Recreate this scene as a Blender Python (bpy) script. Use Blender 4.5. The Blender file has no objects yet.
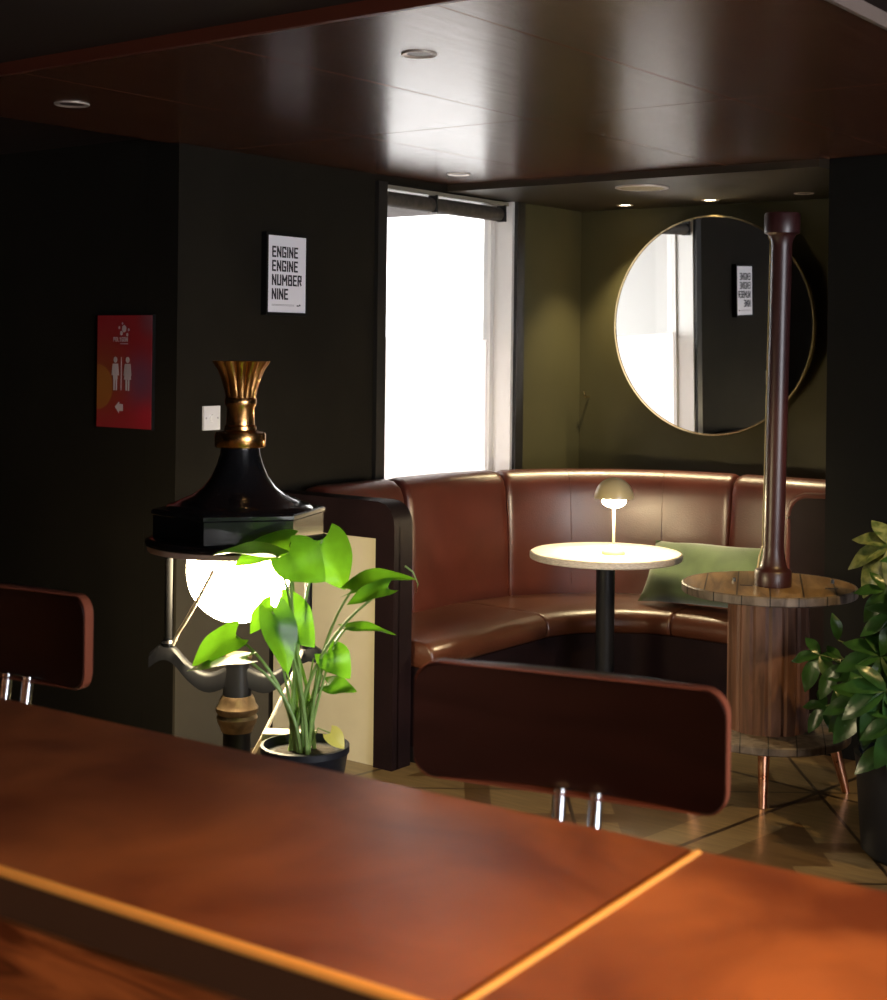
import bpy, bmesh, math, random
from mathutils import Vector, Matrix

sc = bpy.context.scene
C = sc.collection
PI = math.pi
rnd = random.Random(7)

# ------------------------------------------------------------------ camera
EYE = Vector((0.0, 0.0, 1.58))
HEAD = math.radians(37.04)
ROLL = 0.012
FPX = 1480.0
cam_d = bpy.data.cameras.new('camera')
cam = bpy.data.objects.new('camera', cam_d)
C.objects.link(cam)
cam_d.sensor_fit = 'VERTICAL'
cam_d.sensor_height = 36.0
cam_d.lens = 36.0 * FPX / 1000.0
cam_d.shift_y = -0.152
cam_d.clip_start = 0.05
cam_d.dof.use_dof = True
cam_d.dof.focus_distance = 5.2
cam_d.dof.aperture_fstop = 6.3
cam.matrix_world = (Matrix.Translation(EYE) @ Matrix.Rotation(HEAD, 4, 'Z')
                    @ Matrix.Rotation(PI / 2, 4, 'X') @ Matrix.Rotation(ROLL, 4, 'Z'))
sc.camera = cam

# ------------------------------------------------------------------ world, light, exposure
w = bpy.data.worlds.new('daylight')
sc.world = w
w.use_nodes = True
w.node_tree.nodes['Background'].inputs[0].default_value = (1.0, 0.975, 0.955, 1)
w.node_tree.nodes['Background'].inputs[1].default_value = 8.0

def area(name, loc, aim, sx, sy, power, col):
    d = bpy.data.lights.new(name, 'AREA')
    d.shape = 'RECTANGLE'; d.size = sx; d.size_y = sy
    d.energy = power; d.color = col
    o = bpy.data.objects.new(name, d); C.objects.link(o)
    o.location = loc
    o.rotation_euler = (Vector(aim) - Vector(loc)).to_track_quat('-Z', 'Y').to_euler()
    return o
# area lamp added to supply daylight through the unseen right-wall window
area('added_daylight_right', (3.15, 1.6, 1.45), (-3, 1.6, 1.2), 2.5, 1.7, 215, (0.92, 0.92, 1.0))

sc.view_settings.view_transform = 'Standard'
sc.view_settings.look = 'None'
sc.view_settings.exposure = 0.0
sc.view_settings.gamma = 1.0
sc.view_settings.use_curve_mapping = False
cy = sc.cycles
cy.use_denoising = True
cy.max_bounces = 8
cy.diffuse_bounces = 3
cy.glossy_bounces = 5
cy.transmission_bounces = 5
cy.transparent_max_bounces = 10
cy.sample_clamp_indirect = 6.0
cy.caustics_reflective = True
cy.caustics_refractive = False

# ------------------------------------------------------------------ helpers
FWD = Vector((-math.sin(HEAD), math.cos(HEAD), 0))
RGT = Vector((math.cos(HEAD), math.sin(HEAD), 0))
def at(px, py, D):
    """world point that stands D metres deep on the ray through photo pixel px,py"""
    x = (px - 443.5); y = (py - 348.0)
    c, s = math.cos(ROLL), math.sin(ROLL)
    X = x * c + y * s
    Y = -x * s + y * c
    return EYE + FWD * D + RGT * (X / FPX * D) - Vector((0, 0, Y / FPX * D))

def mk(name, color, rough=0.5, metal=0.0, spec=0.5, coat=0.0, coat_rough=0.1, emit=None, estr=0.0, trans=0.0, sheen=0.0):
    m = bpy.data.materials.new(name); m.use_nodes = True
    b = m.node_tree.nodes['Principled BSDF']
    b.inputs['Base Color'].default_value = (*color, 1)
    b.inputs['Roughness'].default_value = rough
    b.inputs['Metallic'].default_value = metal
    b.inputs['Specular IOR Level'].default_value = spec
    b.inputs['Coat Weight'].default_value = coat
    b.inputs['Coat Roughness'].default_value = coat_rough
    b.inputs['Transmission Weight'].default_value = trans
    b.inputs['Sheen Weight'].default_value = sheen
    if emit:
        b.inputs['Emission Color'].default_value = (*emit, 1)
        b.inputs['Emission Strength'].default_value = estr
    return m

def N(m, typ, **kw):
    n = m.node_tree.nodes.new(typ)
    for k, v in kw.items():
        if hasattr(n, k): setattr(n, k, v)
        else: n.inputs[k].default_value = v
    return n
def L(m, a, b): m.node_tree.links.new(a, b)
def bsdf(m): return m.node_tree.nodes['Principled BSDF']

def noisy(m, c1, c2, scale=8.0, stretch=(1, 1, 1), detail=5.0, bump=0.0, dist=0.3, r1=None, r2=None, pos=(0.35, 0.65), coords='Object', bscale=None):
    tc = N(m, 'ShaderNodeTexCoord'); mp = N(m, 'ShaderNodeMapping')
    mp.inputs['Scale'].default_value = stretch
    L(m, tc.outputs[coords], mp.inputs['Vector'])
    nz = N(m, 'ShaderNodeTexNoise'); nz.inputs['Scale'].default_value = scale
    nz.inputs['Detail'].default_value = detail; nz.inputs['Distortion'].default_value = dist
    L(m, mp.outputs[0], nz.inputs['Vector'])
    rp = N(m, 'ShaderNodeValToRGB')
    rp.color_ramp.elements[0].position = pos[0]; rp.color_ramp.elements[0].color = (*c1, 1)
    rp.color_ramp.elements[1].position = pos[1]; rp.color_ramp.elements[1].color = (*c2, 1)
    L(m, nz.outputs['Fac'], rp.inputs[0]); L(m, rp.outputs[0], bsdf(m).inputs['Base Color'])
    if r1 is not None:
        mr = N(m, 'ShaderNodeMapRange'); mr.inputs['To Min'].default_value = r1; mr.inputs['To Max'].default_value = r2
        L(m, nz.outputs['Fac'], mr.inputs['Value']); L(m, mr.outputs[0], bsdf(m).inputs['Roughness'])
    if bump:
        bp = N(m, 'ShaderNodeBump'); bp.inputs['Strength'].default_value = bump; bp.inputs['Distance'].default_value = 0.01
        src = nz
        if bscale:
            src = N(m, 'ShaderNodeTexNoise'); src.inputs['Scale'].default_value = bscale; src.inputs['Detail'].default_value = 3
            L(m, mp.outputs[0], src.inputs['Vector'])
        L(m, src.outputs['Fac'], bp.inputs['Height']); L(m, bp.outputs[0], bsdf(m).inputs['Normal'])
    return m

# ---- materials
M = {}
M['black_wall'] = noisy(mk('black_wall', (.012, .011, .009), .8, spec=.12), (.0095, .0077, .0052), (.0125, .0102, .0070), 3)
M['olive_wall'] = noisy(mk('olive_wall', (.06, .055, .022), .6, spec=.3), (.052, .048, .021), (.062, .056, .025), 2.5, bump=.02, bscale=90)
M['lower_wall'] = noisy(mk('lower_wall_paint', (.3, .26, .18), .6), (.045, .037, .024), (.06, .05, .032), 3)
M['cream_panel'] = noisy(mk('cream_panel', (.5, .44, .3), .55), (.56, .50, .35), (.62, .56, .40), 4)
M['black_ceiling'] = mk('black_ceiling', (.022, .013, .010), .7, spec=.2)
M['soffit'] = mk('soffit_paint', (.03, .022, .014), .45, spec=.35)
M['ceiling_wood'] = noisy(mk('ceiling_wood', (.05, .02, .012), .3, spec=.22), (.060, .022, .013), (.10, .040, .022), 5, (14, .6, 1), r1=.22, r2=.28)
M['ceiling_edge'] = mk('ceiling_edge_wood', (.11, .025, .012), .4)
M['trim_black'] = mk('trim_black', (.012, .011, .01), .5)
M['white_reveal'] = mk('white_reveal_paint', (.86, .84, .82), .22, spec=.8)
M['frame_dark'] = mk('window_frame_paint', (.6, .58, .55), .5)
M['leather'] = noisy(mk('leather', (.12, .03, .018), .33, coat=.25, coat_rough=.25), (.062, .0125, .0075), (.088, .0185, .011), 5, r1=.3, r2=.42, bump=.12, bscale=160)
M['seat_leather'] = noisy(mk('seat_leather', (.14, .04, .02), .3, coat=.3, coat_rough=.22), (.070, .021, .010), (.10, .031, .015), 4, r1=.27, r2=.4, bump=.12, bscale=140)
M['dark_leather'] = noisy(mk('dark_leather', (.022, .009, .009), .5, spec=.08), (.010, .0055, .0065), (.016, .008, .009), 4, bump=.1, bscale=150)
M['plinth'] = mk('plinth_black', (.01, .008, .007), .5)
M['black_gloss'] = mk('black_gloss', (.006, .006, .007), .16, coat=.45, coat_rough=.05)
M['black_metal'] = mk('black_metal', (.012, .012, .014), .42, spec=.2)
M['rod'] = mk('rod_paint', (.010, .010, .011), .35, spec=.08)
M['gold'] = noisy(mk('gold', (.8, .42, .14), .22, metal=1), (.62, .30, .09), (.85, .47, .18), 18, r1=.14, r2=.32)
M['brass_line'] = mk('brass_rim', (.85, .68, .38), .22, metal=1)
M['bronze'] = noisy(mk('bronze', (.2, .13, .07), .4, metal=.7), (.12, .075, .04), (.26, .18, .1), 20)
M['blush_rim'] = mk('blush_rim', (.45, .30, .24), .4)
M['mirror'] = mk('mirror_glass', (.93, .94, .92), .0, metal=1)
M['oxblood'] = mk('oxblood_lacquer', (.035, .008, .008), .42, coat=.35, coat_rough=.30)
M['white_paint'] = mk('white_plastic', (.75, .73, .76), .4)
M['white_print'] = mk('white_print', (.90, .88, .94), .5)
M['ink'] = mk('black_ink', (.01, .01, .02), .5)
M['frame_black'] = mk('frame_black', (.006, .006, .006), .6, spec=.12)
M['grey_ink'] = mk('grey_ink', (.4, .38, .43), .5)
M['pale_ink'] = mk('pale_ink', (.42, .34, .36), .5)
M['chrome'] = mk('chrome', (.8, .82, .86), .16, metal=1)
M['copper_leg'] = noisy(mk('copper_leg', (.8, .38, .22), .28, metal=1), (.72, .3, .17), (.92, .5, .32), 25, r1=.2, r2=.4)
M['cable'] = mk('cable', (.75, .62, .38), .5)
M['rope'] = noisy(mk('rope', (.7, .6, .45), .7), (.55, .45, .33), (.8, .7, .55), 60)
M['cushion'] = noisy(mk('cushion_cloth', (.16, .24, .10), .75, sheen=.5), (.055, .09, .03), (.085, .13, .045), 9, bump=.15, bscale=220)
M['table_white'] = noisy(mk('table_laminate', (.72, .66, .56), .35), (.66, .6, .5), (.78, .72, .62), 14)
M['table_edge'] = noisy(mk('table_edge', (.6, .55, .5), .5), (.45, .4, .36), (.7, .65, .58), 60, (1, 1, 6))
M['pot_dark'] = mk('dark_pot', (.010, .011, .015), .5, spec=.25)
M['soil'] = noisy(mk('soil', (.03, .02, .012), .9), (.02, .013, .008), (.05, .035, .02), 60, bump=.6)
M['stem'] = mk('stem_green', (.22, .36, .09), .45)
M['stem_dark'] = mk('stem_olive', (.10, .13, .04), .5)
M['yellow_leaf'] = mk('yellow_leaf', (.75, .66, .12), .5)
M['cream_box'] = mk('cream_card', (.75, .68, .52), .6)
M['lamp_shade'] = mk('lamp_shade_enamel', (.55, .45, .25), .28, coat=.3)
M['lamp_metal'] = mk('lamp_cream_metal', (.8, .66, .42), .3)
M['grille'] = mk('speaker_grille', (.42, .36, .24), .6)
M['fixture_rim'] = mk('fixture_rim', (.55, .48, .42), .35, metal=.4)
M['fixture_dark'] = mk('fixture_dark', (.05, .03, .025), .4)
M['blind'] = noisy(mk('blind_cloth', (.05, .042, .035), .7), (.04, .034, .028), (.07, .058, .048), 30)
M['blind_rail'] = mk('blind_rail', (.22, .20, .16), .4)
M['spot_black'] = mk('spotlight_black', (.01, .01, .01), .4)

def emis(name, col, s):
    m = bpy.data.materials.new(name); m.use_nodes = True
    nt = m.node_tree; nt.nodes.clear()
    e = nt.nodes.new('ShaderNodeEmission'); o = nt.nodes.new('ShaderNodeOutputMaterial')
    e.inputs[0].default_value = (*col, 1); e.inputs[1].default_value = s
    nt.links.new(e.outputs[0], o.inputs[0])
    return m
M['globe'] = emis('globe_light', (1.0, .82, .50), 75.0)
M['bulb'] = emis('bulb_light', (1.0, .80, .48), 420.0)
M['down_lit'] = emis('downlight_lamp', (1.0, .86, .6), 14.0)

# real pane: clear upper half, frosted film on the lower half
def pane_mat(name, frosted):
    m = bpy.data.materials.new(name); m.use_nodes = True
    nt = m.node_tree; nt.nodes.clear()
    o = nt.nodes.new('ShaderNodeOutputMaterial')
    mix = nt.nodes.new('ShaderNodeMixShader')
    t = nt.nodes.new('ShaderNodeBsdfTransparent'); t.inputs[0].default_value = (.95, .96, .97, 1)
    if frosted:
        a = nt.nodes.new('ShaderNodeBsdfTranslucent'); a.inputs[0].default_value = (.90, .87, .86, 1)
        mix.inputs[0].default_value = .9
    else:
        a = nt.nodes.new('ShaderNodeBsdfGlossy'); a.inputs['Roughness'].default_value = .02
        mix.inputs[0].default_value = .06
    nt.links.new(t.outputs[0], mix.inputs[1]); nt.links.new(a.outputs[0], mix.inputs[2])
    nt.links.new(mix.outputs[0], o.inputs[0])
    return m
M['glass'] = pane_mat('clear_pane', False)
M['frost'] = pane_mat('frosted_pane', True)

def leaf_mat(name, c1, c2, rough=.35, trans=.45, scale=18):
    m = mk(name, c1, rough)
    noisy(m, c1, c2, scale, detail=3, bump=.15)
    nt = m.node_tree
    out = [n for n in nt.nodes if n.type == 'OUTPUT_MATERIAL'][0]
    tr = nt.nodes.new('ShaderNodeBsdfTranslucent')
    tr.inputs[0].default_value = (min(1, c2[0] * 2.2), min(1, c2[1] * 1.9), c2[2], 1)
    mx = nt.nodes.new('ShaderNodeMixShader'); mx.inputs[0].default_value = trans
    nt.links.new(bsdf(m).outputs[0], mx.inputs[1]); nt.links.new(tr.outputs[0], mx.inputs[2])
    nt.links.new(mx.outputs[0], out.inputs[0])
    return m
M['leaf'] = leaf_mat('arum_leaf', (.035, .13, .008), (.085, .26, .018), trans=.35)
M['leaf_dark'] = leaf_mat('fatsia_leaf', (.014, .045, .010), (.028, .085, .018), .3, .1)
M['leaf_pale'] = leaf_mat('fatsia_leaf_variegated', (.04, .08, .02), (.20, .23, .09), .35, .1, 40)

def plank_wood(name, c1, c2, stretch, scale=6, rough=.6, coat=0.0, groove=None):
    m = mk(name, c1, rough, coat=coat, coat_rough=.2)
    noisy(m, c1, c2, scale, stretch, detail=8, bump=.35, dist=1.2)
    if groove:                       # dark gaps between planks lying side by side
        nt = m.node_tree
        tc = N(m, 'ShaderNodeTexCoord'); sp = N(m, 'ShaderNodeSeparateXYZ')
        L(m, tc.outputs['Object'], sp.inputs[0])
        d = N(m, 'ShaderNodeMath', operation='DIVIDE'); L(m, sp.outputs[0], d.inputs[0]); d.inputs[1].default_value = groove
        f = N(m, 'ShaderNodeMath', operation='FRACT'); L(m, d.outputs[0], f.inputs[0])
        g = N(m, 'ShaderNodeMath', operation='GREATER_THAN'); L(m, f.outputs[0], g.inputs[0]); g.inputs[1].default_value = .045
        src = bsdf(m).inputs['Base Color'].links[0].from_socket
        mx = N(m, 'ShaderNodeMix', data_type='RGBA')
        L(m, g.outputs[0], mx.inputs[0]); mx.inputs[6].default_value = (.01, .006, .003, 1)
        L(m, src, mx.inputs[7]); L(m, mx.outputs[2], bsdf(m).inputs['Base Color'])
    return m
M['spool_top'] = plank_wood('spool_top_wood', (.13, .075, .032), (.30, .19, .085), (1, .12, 1), 22, .45, .15, groove=.112)
M['spool_wood'] = plank_wood('spool_stave_wood', (.06, .024, .014), (.19, .088, .055), (1, 1, .13), 16, .55)
M['grey_wood'] = plank_wood('weathered_drum_wood', (.06, .042, .032), (.16, .125, .10), (1, 1, .3), 20, .6, groove=.095)
M['chair_wood'] = noisy(mk('chair_wood', (.06, .012, .006), .3, spec=.35, coat=.12, coat_rough=.3), (.016, .0042, .0027), (.023, .0056, .0034), 5, (1, 1, 5), r1=.28, r2=.4)
M['chair_lit_edge'] = mk('chair_lit_edge', (.22, .06, .03), .5, spec=.3)  # orange light on the backrest edge put into its colour
M['apron'] = noisy(mk('apron_wood', (.25, .07, .02), .4, coat=.2), (.10, .025, .008), (.42, .13, .04), 5, (1, 6, 9), detail=7, dist=1.0)
M['copper_top'] = noisy(mk('bar_top', (.5, .16, .05), .36, metal=.2, coat=.3, coat_rough=.3), (.15, .044, .020), (.38, .135, .050), 4.0, (1, 1, 1), detail=6, dist=.6, r1=.30, r2=.46, bump=.05, bscale=12)
M['band'] = mk('bar_top_edge_band', (.11, .06, .04), .4, metal=.5)
M['lit_bead'] = mk('bar_top_lit_bead', (.95, .50, .14), .35, metal=.3)  # bright orange stands in for the highlight along the table edges

def floor_material():
    m = mk('parquet', (.1, .06, .03), .3, coat=.25, coat_rough=.15)
    tc = N(m, 'ShaderNodeTexCoord'); mp = N(m, 'ShaderNodeMapping')
    mp.inputs['Rotation'].default_value = (0, 0, math.radians(8)); mp.inputs['Scale'].default_value = (.78, .78, 1)
    mp.inputs['Location'].default_value = (.18, .32, 0)
    L(m, tc.outputs['Object'], mp.inputs[0])
    sp = N(m, 'ShaderNodeSeparateXYZ'); L(m, mp.outputs[0], sp.inputs[0])
    def mth(op, a, b=None):
        n = N(m, 'ShaderNodeMath', operation=op)
        for i, v in enumerate((a, b)):
            if v is None: continue
            if isinstance(v, (int, float)): n.inputs[i].default_value = v
            else: L(m, v, n.inputs[i])
        return n.outputs[0]
    u = mth('FRACT', sp.outputs[0]); v = mth('FRACT', sp.outputs[1])
    du = mth('ABSOLUTE', mth('SUBTRACT', u, .5)); dv = mth('ABSOLUTE', mth('SUBTRACT', v, .5))
    edge = mth('GREATER_THAN', mth('MAXIMUM', du, dv), .493)
    d1 = mth('LESS_THAN', mth('ABSOLUTE', mth('SUBTRACT', u, v)), .007)
    d2 = mth('LESS_THAN', mth('ABSOLUTE', mth('SUBTRACT', mth('ADD', u, v), 1.0)), .007)
    seam = mth('MAXIMUM', edge, mth('MAXIMUM', d1, d2))
    # darker triangles inlaid in each quarter, and a diamond band
    s = mth('ADD', du, dv)
    inl = mth('MULTIPLY', mth('GREATER_THAN', s, .30), mth('LESS_THAN', s, .40))
    tri = mth('MULTIPLY', mth('GREATER_THAN', mth('SUBTRACT', du, dv), .16), mth('LESS_THAN', du, .40))
    dark = mth('MAXIMUM', inl, tri)
    nz = N(m, 'ShaderNodeTexNoise'); nz.inputs['Scale'].default_value = 5; nz.inputs['Detail'].default_value = 8
    mp2 = N(m, 'ShaderNodeMapping'); mp2.inputs['Scale'].default_value = (1, 9, 1); mp2.inputs['Rotation'].default_value = (0, 0, .6)
    L(m, tc.outputs['Object'], mp2.inputs[0]); L(m, mp2.outputs[0], nz.inputs['Vector'])
    rp = N(m, 'ShaderNodeValToRGB')
    rp.color_ramp.elements[0].position = .3; rp.color_ramp.elements[0].color = (.13, .085, .04, 1)
    rp.color_ramp.elements[1].position = .7; rp.color_ramp.elements[1].color = (.22, .155, .075, 1)
    L(m, nz.outputs['Fac'], rp.inputs[0])
    a = N(m, 'ShaderNodeMix', data_type='RGBA', blend_type='MULTIPLY'); a.inputs[7].default_value = (.5, .42, .36, 1)
    L(m, dark, a.inputs[0]); L(m, rp.outputs[0], a.inputs[6])
    b = N(m, 'ShaderNodeMix', data_type='RGBA'); b.inputs[7].default_value = (.03, .018, .01, 1)
    L(m, seam, b.inputs[0]); L(m, a.outputs[2], b.inputs[6])
    L(m, b.outputs[2], bsdf(m).inputs['Base Color'])
    return m
M['floor'] = floor_material()

def poster_material():
    m = mk('toilet_poster_print', (.3, .03, .03), .35, coat=.3, coat_rough=.15)
    tc = N(m, 'ShaderNodeTexCoord'); sp = N(m, 'ShaderNodeSeparateXYZ'); L(m, tc.outputs['Object'], sp.inputs[0])
    def blob(cx, cz, r0, r1, scale=(1, 1, 1)):
        mp = N(m, 'ShaderNodeMapping'); mp.inputs['Location'].default_value = (-cx, 0, -cz)
        L(m, tc.outputs['Object'], mp.inputs[0])
        ln = N(m, 'ShaderNodeVectorMath', operation='LENGTH'); L(m, mp.outputs[0], ln.inputs[0])
        mr = N(m, 'ShaderNodeMapRange'); mr.interpolation_type = 'SMOOTHSTEP'
        mr.inputs['From Min'].default_value = r0; mr.inputs['From Max'].default_value = r1
        mr.inputs['To Min'].default_value = 1; mr.inputs['To Max'].default_value = 0
        L(m, ln.outputs['Value'], mr.inputs['Value'])
        return mr.outputs[0]
    cur = None
    base = (.26, .018, .022, 1)
    for (cx, cz, r0, r1, col) in ((.10, -.03, .0, .16, (.10, .055, .10, 1)), (-.12, -.02, 0, .22, (.20, .055, .015, 1)),
                                  (-.15, -.06, .085, .092, (.30, .11, .02, 1)), (.12, -.17, .0, .09, (.36, .015, .03, 1)),
                                  (.15, .2, .0, .1, (.17, .07, .09, 1))):
        f = blob(cx, cz, r0, r1)
        mx = N(m, 'ShaderNodeMix', data_type='RGBA'); mu = N(m, 'ShaderNodeMath', operation='MULTIPLY'); mu.inputs[1].default_value = .75
        L(m, f, mu.inputs[0]); L(m, mu.outputs[0], mx.inputs[0])
        if cur is None: mx.inputs[6].default_value = base
        else: L(m, cur, mx.inputs[6])
        mx.inputs[7].default_value = col
        cur = mx.outputs[2]
    L(m, cur, bsdf(m).inputs['Base Color'])
    return m
M['toilet_print'] = poster_material()

# ---- mesh building
class MB:
    def __init__(s): s.bm = bmesh.new()
    def face(s, vs):
        try: return s.bm.faces.new(vs)
        except ValueError: return None
    def box(s, x0, x1, y0, y1, z0, z1, mat=None):
        P = [(x0, y0, z0), (x1, y0, z0), (x1, y1, z0), (x0, y1, z0), (x0, y0, z1), (x1, y0, z1), (x1, y1, z1), (x0, y1, z1)]
        v = [s.bm.verts.new(mat @ Vector(p) if mat else p) for p in P]
        for f in ((3, 2, 1, 0), (4, 5, 6, 7), (0, 1, 5, 4), (1, 2, 6, 5), (2, 3, 7, 6), (3, 0, 4, 7)):
            s.face([v[i] for i in f])
        return s
    def lathe(s, prof, seg=48, c=(0, 0), rot=0.0, mod=None, mat=None):
        rings = []
        for (r, z) in prof:
            if r < 1e-5:
                p = Vector((c[0], c[1], z)); rings.append([s.bm.verts.new(mat @ p if mat else p)])
            else:
                ring = []
                for i in range(seg):
                    a = 2 * PI * i / seg + rot
                    rr = r * (mod(i, z) if mod else 1)
                    p = Vector((c[0] + rr * math.cos(a), c[1] + rr * math.sin(a), z))
                    ring.append(s.bm.verts.new(mat @ p if mat else p))
                rings.append(ring)
        for A, B in zip(rings, rings[1:]):
            if len(A) == 1 and len(B) == 1: continue
            for i in range(seg):
                j = (i + 1) % seg
                if len(A) == 1: s.face([A[0], B[j], B[i]])
                elif len(B) == 1: s.face([A[i], A[j], B[0]])
                else: s.face([A[i], A[j], B[j], B[i]])
        if len(rings[0]) > 1 and len(rings[-1]) > 1:      # a ring-shaped profile: close the loop
            A, B = rings[-1], rings[0]
            for i in range(seg):
                j = (i + 1) % seg
                s.face([A[i], A[j], B[j], B[i]])
        return s
    def tube(s, pts, r, seg=10, r_end=None):
        pts = [Vector(p) for p in pts]; n = len(pts); rings = []
        up = Vector((0, 0, 1))
        for i, p in enumerate(pts):
            t = (pts[min(i + 1, n - 1)] - pts[max(i - 1, 0)]).normalized()
            a = t.cross(up)
            if a.length < .05: a = t.cross(Vector((1, 0, 0)))
            a.normalize(); b = t.cross(a).normalized()
            rr = r if r_end is None else r + (r_end - r) * i / (n - 1)
            rings.append([s.bm.verts.new(p + a * math.cos(2 * PI * k / seg) * rr + b * math.sin(2 * PI * k / seg) * rr) for k in range(seg)])
        for A, B in zip(rings, rings[1:]):
            for i in range(seg):
                j = (i + 1) % seg
                s.face([A[i], A[j], B[j], B[i]])
        s.face(list(reversed(rings[0]))); s.face(rings[-1])
        return s
    def prism(s, poly, a0, a1, fn):
        """poly of 2-D points, extruded between a0 and a1; fn(u,v,a) -> 3-D"""
        A = [s.bm.verts.new(fn(u, v, a0)) for u, v in poly]
        B = [s.bm.verts.new(fn(u, v, a1)) for u, v in poly]
        n = len(poly)
        s.face(list(reversed(A))); s.face(B)
        for i in range(n):
            j = (i + 1) % n
            s.face([A[i], A[j], B[j], B[i]])
        return s
    def bevel(s, w, seg=2, angle=40):
        es = [e for e in s.bm.edges if len(e.link_faces) == 2 and e.calc_face_angle(0) > math.radians(angle)]
        bmesh.ops.bevel(s.bm, geom=es, offset=w, segments=seg, affect='EDGES', profile=.6, clamp_overlap=True)
        return s
    def build(s, name, mat, parent=None, smooth=True, loc=None, angle=35):
        bmesh.ops.recalc_face_normals(s.bm, faces=s.bm.faces)
        me = bpy.data.meshes.new(name)
        for f in s.bm.faces: f.smooth = smooth
        if smooth:
            for e in s.bm.edges:
                if len(e.link_faces) == 2 and e.calc_face_angle(0) > math.radians(angle): e.smooth = False
        s.bm.to_mesh(me); s.bm.free()
        me.materials.append(mat)
        o = bpy.data.objects.new(name, me); C.objects.link(o)
        if parent is not None: o.parent = parent
        if loc is not None: o.location = loc
        return o

def thing(name, label, cat, loc=(0, 0, 0), rz=0.0, group=None):
    o = bpy.data.objects.new(name, None); C.objects.link(o)
    o.empty_display_size = .1
    o.location = loc; o.rotation_euler = (0, 0, rz)
    o['label'] = label; o['category'] = cat
    if group: o['group'] = group
    return o
def tag(o, label, cat, group=None):
    o['label'] = label; o['category'] = cat
    if group: o['group'] = group
    return o
def struct(o):
    o['kind'] = 'structure'; return o
def dup(root, label=None):
    r = root.copy(); C.objects.link(r)
    for ch in list(root.children):
        c = ch.copy(); C.objects.link(c); c.parent = r
        for g in list(ch.children):
            d = g.copy(); C.objects.link(d); d.parent = c
    if label: r['label'] = label
    return r
def sbox(name, mat, *b, bev=0):
    m = MB().box(*b)
    if bev: m.bevel(bev)
    return struct(m.build(name, mat, smooth=False))

# ------------------------------------------------------------------ the room
WX, WY, CZ = -4.10, 6.60, 2.33          # window wall, mirror wall, timber ceiling
WIN0, WIN1, SILL, HEADZ = 4.99, 5.98, .92, 2.30
TY = 3.79                               # the wall with the toilet sign
M['pavement'] = noisy(mk('pavement', (.6, .58, .55), .85), (.52, .5, .48), (.64, .62, .6), 3)  # pale ground outside, added to bounce daylight up
sbox('floor_outside', M['pavement'], -14, -7.62, -3.3, 14.5, -.08, -.02)
sbox('floor_outside', M['pavement'], -7.62, WX - .2, 4.0, 14.5, -.08, -.02)
sbox('floor', M['floor'], -7.6, 3.3, -3.3, 6.9, -.05, 0)
f = MB(); f.box(WX - .17, WX, TY, WIN0, 0, 2.36); f.box(WX - .17, WX, WIN1 + .02, WY + .25, 0, 2.36)
f.box(WX - .17, WX, WIN0, WIN1 + .02, 0, SILL); f.box(WX - .17, WX, WIN0, WIN1 + .02, HEADZ + .0, 2.36)
wl = struct(f.build('wall_left', M['black_wall'], smooth=False))
sbox('wall_left_beyond_window', M['olive_wall'], WX, WX + .012, WIN1 + .085, WY, 0, 2.30).name = 'wall_alcove'
sbox('wall_back', M['olive_wall'], WX, -2.0, WY, WY + .2, 0, 2.36)
sbox('wall_washroom', M['black_wall'], -7.6, WX - .171, TY, TY + .2, 0, 2.36)
sbox('wall_far_left', M['black_wall'], -7.6, -7.4, -3.3, TY, 0, 2.36)
sbox('wall_front', M['black_wall'], -7.6, 3.3, -3.3, -3.1, 0, 2.36)
f = MB(); f.box(3.0, 3.2, -3.3, -1.5, 0, 2.36); f.box(3.0, 3.2, 0.0, .3, 0, 2.36); f.box(3.0, 3.2, -1.5, 0, 2.2, 2.36); f.box(3.0, 3.2, 2.9, 6.9, 0, 2.36)
f.box(3.0, 3.2, .3, 2.9, 0, .55); f.box(3.0, 3.2, .3, 2.9, 2.3, 2.36)
struct(f.build('wall_right', M['black_wall'], smooth=False))
M['pillar'] = mk('pillar_paint', (.006, .0055, .0045), .8, spec=.1)
sbox('wall_pillar', M['pillar'], -2.30, 3.3, 5.55, 6.9, 0, 2.36)
sbox('trim_1', M['lower_wall'], WX, WX + .012, TY, 4.29, .0, .98)  # strip of lower wall, lighter than the wall above it
sbox('trim_2', M['trim_black'], WX, WX + .02, WIN1 + .02, WIN1 + .085, 0, 2.30)
sbox('trim_3', M['trim_black'], WX, WX + .02, WIN0 - .06, WIN0, 0, 2.30)
# ceilings
sbox('ceiling', M['black_ceiling'], -7.6, 3.3, -3.3, 6.9, 2.36, 2.46)
sbox('ceiling_soffit', M['soffit'], WX - .04, -2.3, 5.45, WY, 2.30, 2.36)
XS = [-4.14, -3.42, -2.69, -1.97, -1.25]
YS = [2.56, 4.02, 5.45]
for i in range(4):
    for j in range(2):
        x0, x1, y0, y1 = XS[i], XS[i + 1], YS[j], YS[j + 1]
        if i == 0 and j == 0: y1 = 4.02
        sbox('ceiling_panel', M['ceiling_wood'], x0 + .002, x1 - .002, y0 + .002, y1 - .002, CZ, 2.36)
sbox('trim_4', M['ceiling_edge'], -4.14, -1.25, 2.545, 2.56, 2.326, 2.36)
M['edge_pale'] = mk('ceiling_edge_pale', (.16, .12, .10), .5)
sbox('trim_5', M['edge_pale'], -1.25, -1.238, 2.545, 5.45, 2.326, 2.36)

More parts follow.
